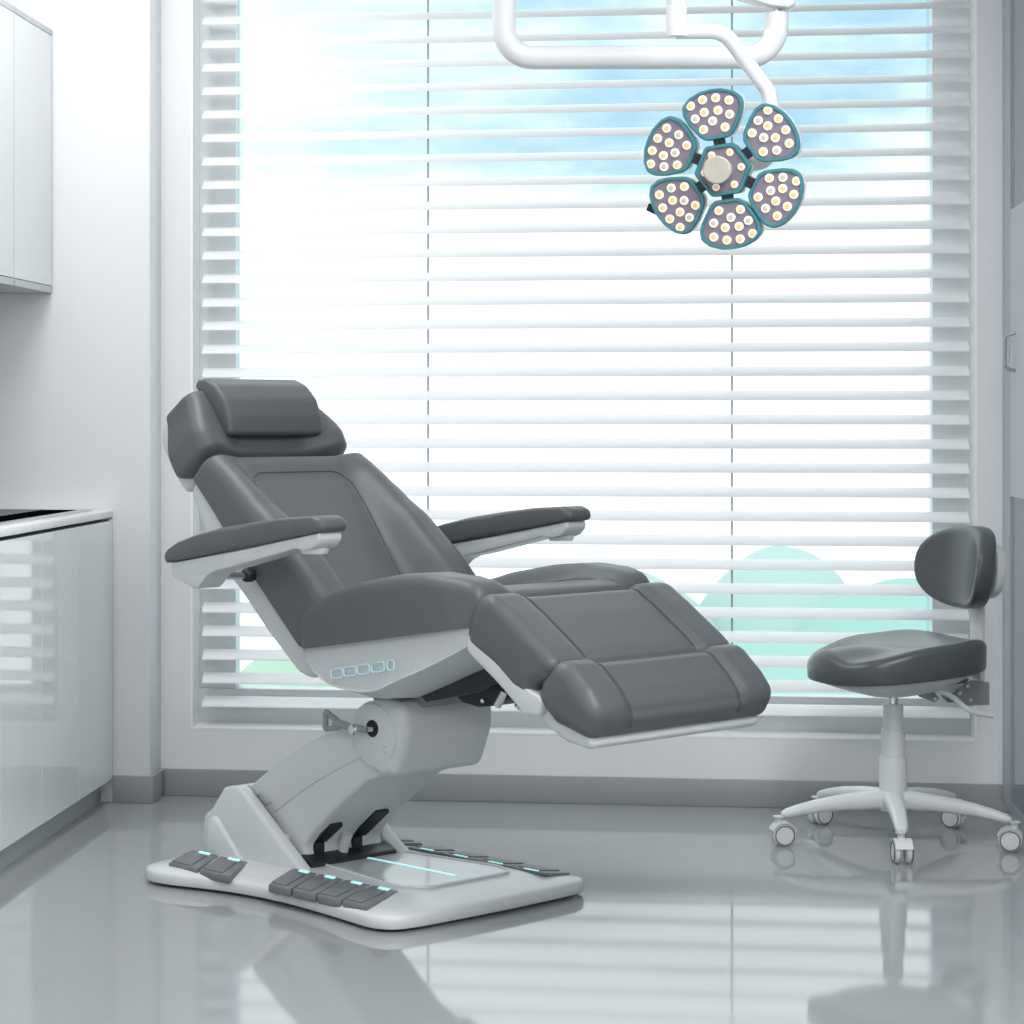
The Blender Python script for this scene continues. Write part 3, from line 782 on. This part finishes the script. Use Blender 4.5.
shape = [(31, -11.5), (36, -18), (50, -27), (60, -31), (69, -30.5), (76, -23), (80.5, -11), (81.5, 0), (80.5, 11), (76, 23), (69, 30.5), (60, 31), (50, 27), (36, 18), (31, 11.5)]
leds = [(355, 222, 1), (415, 195, 1), (480, 188, 1), (545, 202, 1), (422, 256, 1), (490, 249, 1), (377, 286, 0), (547, 270, 0), (463, 299, 0), (417, 339, 1), (523, 331, 1)]
a0 = math.radians(98.5)
LL = []
for x, y, w in leds:
    X, Y = (x-503)/4.876, -(y-538)/4.876
    LL.append((X*math.cos(a0)+Y*math.sin(a0), -X*math.sin(a0)+Y*math.cos(a0)+1.2, w))
def led(x, y, z, warm, parent, r=4.6):
    b = bmesh.new(); mt = Matrix.Translation(lp(x, y, z)) @ ROT
    R_ = r*px
    rings_ = [(R_, -.004), (R_, .0015), (R_*.9, .003), (R_*.55, .0035), (R_*.50, .0042), (R_*.12, .0046)]
    rs = [[mt @ Vector((q*math.cos(2*PI*k/16), q*math.sin(2*PI*k/16), zz)) for k in range(16)] for q, zz in rings_]
    b = loft(rs)
    b.faces.ensure_lookup_table()
    for f in b.faces:
        c = (mt.inverted() @ f.calc_center_median()); f.material_index = 1 if (math.hypot(c.x, c.y) < R_*.60 and c.z > .002) else 0
    return obj('led_lens', b, [M['ledlens'], M['ledwarm'] if warm else M['ledcool']], parent, smooth=40)
def rot2(p, a): return (p[0]*math.cos(a)-p[1]*math.sin(a), p[0]*math.sin(a)+p[1]*math.cos(a))
for k in range(6):
    a = math.radians((98.5, 156.5, -146, -84, -27.5, 34)[k]); dr = (0, 2, 0, -1.5, 2.5, 1.5)[k]
    out = round_poly([rot2((p[0]+dr, p[1]), a) for p in shape], 6, 3)
    cen = rot2((58+dr, 0), a)
    inn = [((p[0]-cen[0])*.86+cen[0], (p[1]-cen[1])*.86+cen[1]) for p in out]
    PT = obj('petal', flat_part(out, -.040, -.002, .006, 3), M['lampwhite'], LM, smooth=50)
    obj('petal_rim', ring_part(out, inn, -.012, .005), M['teal'], PT, smooth=50)
    obj('face_panel', flat_part(inn, -.004, .0012), M['mauve'], PT, smooth=0)
    for r_, t_, w in LL:
        x, y = rot2((r_+dr, t_), a); led(x, y, .0015, w, PT)
    j0 = [rot2(p, a) for p in ((24, -5.5), (33, -5.5), (33, 5.5), (24, 5.5))]
    obj('petal_joint', flat_part(j0, -.022, -.004, .001, 1), M['joint'], LM, smooth=0)
hexo = round_poly([rot2((29.5, 0), a0+math.radians(28.5)+k*PI/3) for k in range(6)], 5, 4)
hexi = round_poly([rot2((24.8, 0), a0+math.radians(28.5)+k*PI/3) for k in range(6)], 4, 4)
HX = obj('centre_pod', flat_part(hexo, -.045, -.002, .005, 2), M['lampwhite'], LM, smooth=50)
obj('pod_rim', ring_part(hexo, hexi, -.012, .006), M['teal'], HX, smooth=50)
obj('face_panel', flat_part(hexi, -.004, .0012), M['mauve'], HX, smooth=0)
for k in range(6):
    x, y = rot2((18.6, 0), a0+math.radians(28.5)+k*PI/3); led(x, y, .0015, True, HX, 3.8)
b = bmesh.new(); mt = Matrix.Translation(lp(-2, 0, 0)) @ ROT
lathe([(11.5*px, .001), (12.5*px, .02), (14*px, .042), (14*px, .047), (12.8*px, .050), (.0005, .050)], 32, into=b, mtx=mt)
obj('pod_handle', b, M['knob'], HX, smooth=40)
b = flat_part([rot2(p, math.radians(-24)) for p in ((-83, -69), (-76, -69), (-76, -62), (-83, -62))], -.02, -.006, .001, 1)
sn_ = obj('sensor_plug', flat_part([(-80, -38), (-68, -44), (-65, -37), (-77, -31)], -.022, -.004, .001, 1), M['black'], LM, smooth=0); b.free()
# arms (in the lamp's own axes, relative to the head centre)
def rel(x, y, z): return Vector((x, y, z))-LC
fork = fillet_path([rel(.007, 5.06, 2.012), rel(.108, 5.068, 2.012), rel(.205, 5.11, 1.885), rel(.212, 5.115, 1.80), rel(.20, 5.12, 1.74), LC*0+nrm*-.06+Vector((.0, .012, .0))], [.06, .05, .03, .02], 8)
obj('head_arm', tube(fork, .0165, 16), M['lampwhite'], LM)
b = bmesh.new(); mt = Matrix.Translation(rel(.007, 5.05, 0))
lathe([(.020, 2.0), (.022, 2.0), (.022, 2.062), (.0215, 2.064), (.0215, 2.066), (.022, 2.068), (.022, 2.45), (.020, 2.45)], 24, into=b, mtx=mt)
obj('drop_post', b, M['lampwhite'], LM)
U = fillet_path([rel(-.379, 5.30, 2.45), rel(-.379, 5.30, 2.0), rel(.232, 5.37, 2.0), rel(.232, 5.37, 2.10)], [.065, .070], 10)
obj('yoke_arm', tube(U, .0265, 20), M['lampwhite'], LM)
b = bmesh.new(); lathe([(.012, 2.085), (.012, 2.13)], 16, into=b, mtx=Matrix.Translation(rel(.232, 5.37, 0)))
obj('swivel_pin', b, M['steel'], LM)
b = prism([(.100, 2.150), (.215, 2.112), (.262, 2.105), (.272, 2.115), (.285, 2.165), (.285, 2.45), (.23, 2.45), (.10, 2.25)], 5.335, 5.405, .008, 2)
for v in b.verts: v.co -= LC
obj('spring_arm', b, M['lampwhite'], LM)
b = bmesh.new(); box(-.40, .30, 5.26, 5.42, 2.44, 2.50, .02, into=b); box(-.02, .034, 5.02, 5.36, 2.44, 2.50, .015, into=b)
lathe([(.04, 2.49), (.04, 2.95), (.12, 2.955), (.12, 2.9995)], 28, into=b, mtx=Matrix.Translation((0, 5.34, 0)))
for v in b.verts: v.co -= LC
obj('ceiling_mount', b, M['lampwhite'], LM)

# ------------------------------------------------------------------ sky
w = bpy.data.worlds.new('sky'); S.world = w; w.use_nodes = True
n = w.node_tree.nodes; l = w.node_tree.links; bg = n['Background']
tc = n.new('ShaderNodeTexCoord'); sp = n.new('ShaderNodeSeparateXYZ'); l.new(tc.outputs['Generated'], sp.inputs[0])
def math_(op, a, b=None, c=None):
    x = n.new('ShaderNodeMath'); x.operation = op
    for i, q in enumerate((a, b, c)):
        if q is None: continue
        if isinstance(q, (int, float)): x.inputs[i].default_value = q
        else: l.new(q, x.inputs[i])
    return x.outputs[0]
def smooth_(v, a, b):
    r = n.new('ShaderNodeMapRange'); r.interpolation_type = 'SMOOTHSTEP'; r.inputs[1].default_value = a; r.inputs[2].default_value = b; l.new(v, r.inputs[0]); return r.outputs[0]
mp = n.new('ShaderNodeMapping'); mp.inputs['Scale'].default_value = (6, 6, 16); mp.inputs['Location'].default_value = (.6, 0, .35); l.new(tc.outputs['Generated'], mp.inputs[0])
no = n.new('ShaderNodeTexNoise'); no.inputs['Scale'].default_value = 1.; no.inputs['Detail'].default_value = 6; no.inputs['Roughness'].default_value = .55; l.new(mp.outputs[0], no.inputs['Vector'])
elev = math_('ADD', sp.outputs[2], math_('MULTIPLY', math_('SUBTRACT', no.outputs['Fac'], .5), .05))
m1 = math_('MULTIPLY', smooth_(elev, .074, .110), math_('SUBTRACT', 1., smooth_(sp.outputs[2], .176, .20)))
side_ = smooth_(math_('ADD', sp.outputs[0], math_('MULTIPLY', math_('SUBTRACT', no.outputs['Fac'], .5), .35)), -.31, .08)
cl = smooth_(no.outputs['Fac'], .36, .62)
blue = math_('MULTIPLY', m1, math_('MULTIPLY', math_('ADD', math_('MULTIPLY', side_, .75), .25), math_('ADD', math_('MULTIPLY', cl, .65), .35)))
mix = n.new('ShaderNodeMix'); mix.data_type = 'RGBA'; l.new(blue, mix.inputs[0])
mix.inputs[6].default_value = (1.45, 1.5, 1.5, 1); mix.inputs[7].default_value = (.45, .75, .94, 1)
l.new(mix.outputs[2], bg.inputs[0]); bg.inputs[1].default_value = 1.0

# ------------------------------------------------------------------ unseen area lights: one lamp by the left wall, two added fills
def area(name, loc, size, power, rot=(0, 0, 0), col=(1, 1, 1), sy=None):
    d = bpy.data.lights.new(name, 'AREA'); d.energy = power; d.size = size; d.color = col
    if sy: d.shape = 'RECTANGLE'; d.size_y = sy
    o = bpy.data.objects.new(name, d); COL.objects.link(o); o.location = loc; o.rotation_euler = rot; return o
area('unseen_overhead', (-1.45, 5.7, ZC-.03), .8, 31, sy=2.0)
area('unseen_overhead', (.9, 3.4, ZC-.03), 1.0, 78, sy=2.0)  # added fill from the right, not a lamp fitting
area('unseen_overhead', (-.2, -.4, ZC-.03), 1.0, 112, sy=2.0)  # added fill behind the camera, not a lamp fitting

# ------------------------------------------------------------------ camera
cd = bpy.data.cameras.new('camera'); cam = bpy.data.objects.new('camera', cd); COL.objects.link(cam)
cam.location = (0, 0, 1.187); cam.rotation_euler = (PI/2, 0, math.radians(7.122))
cd.sensor_width = 36; cd.lens = 36*2345/1024
cd.shift_x = (512-380)/1024; cd.shift_y = (417-512)/1024
cd.clip_end = 300
S.camera = cam
vs_ = S.view_settings; vs_.view_transform = 'Standard'; vs_.look = 'None'; vs_.gamma = 1; vs_.exposure = 0.06; vs_.use_curve_mapping = False
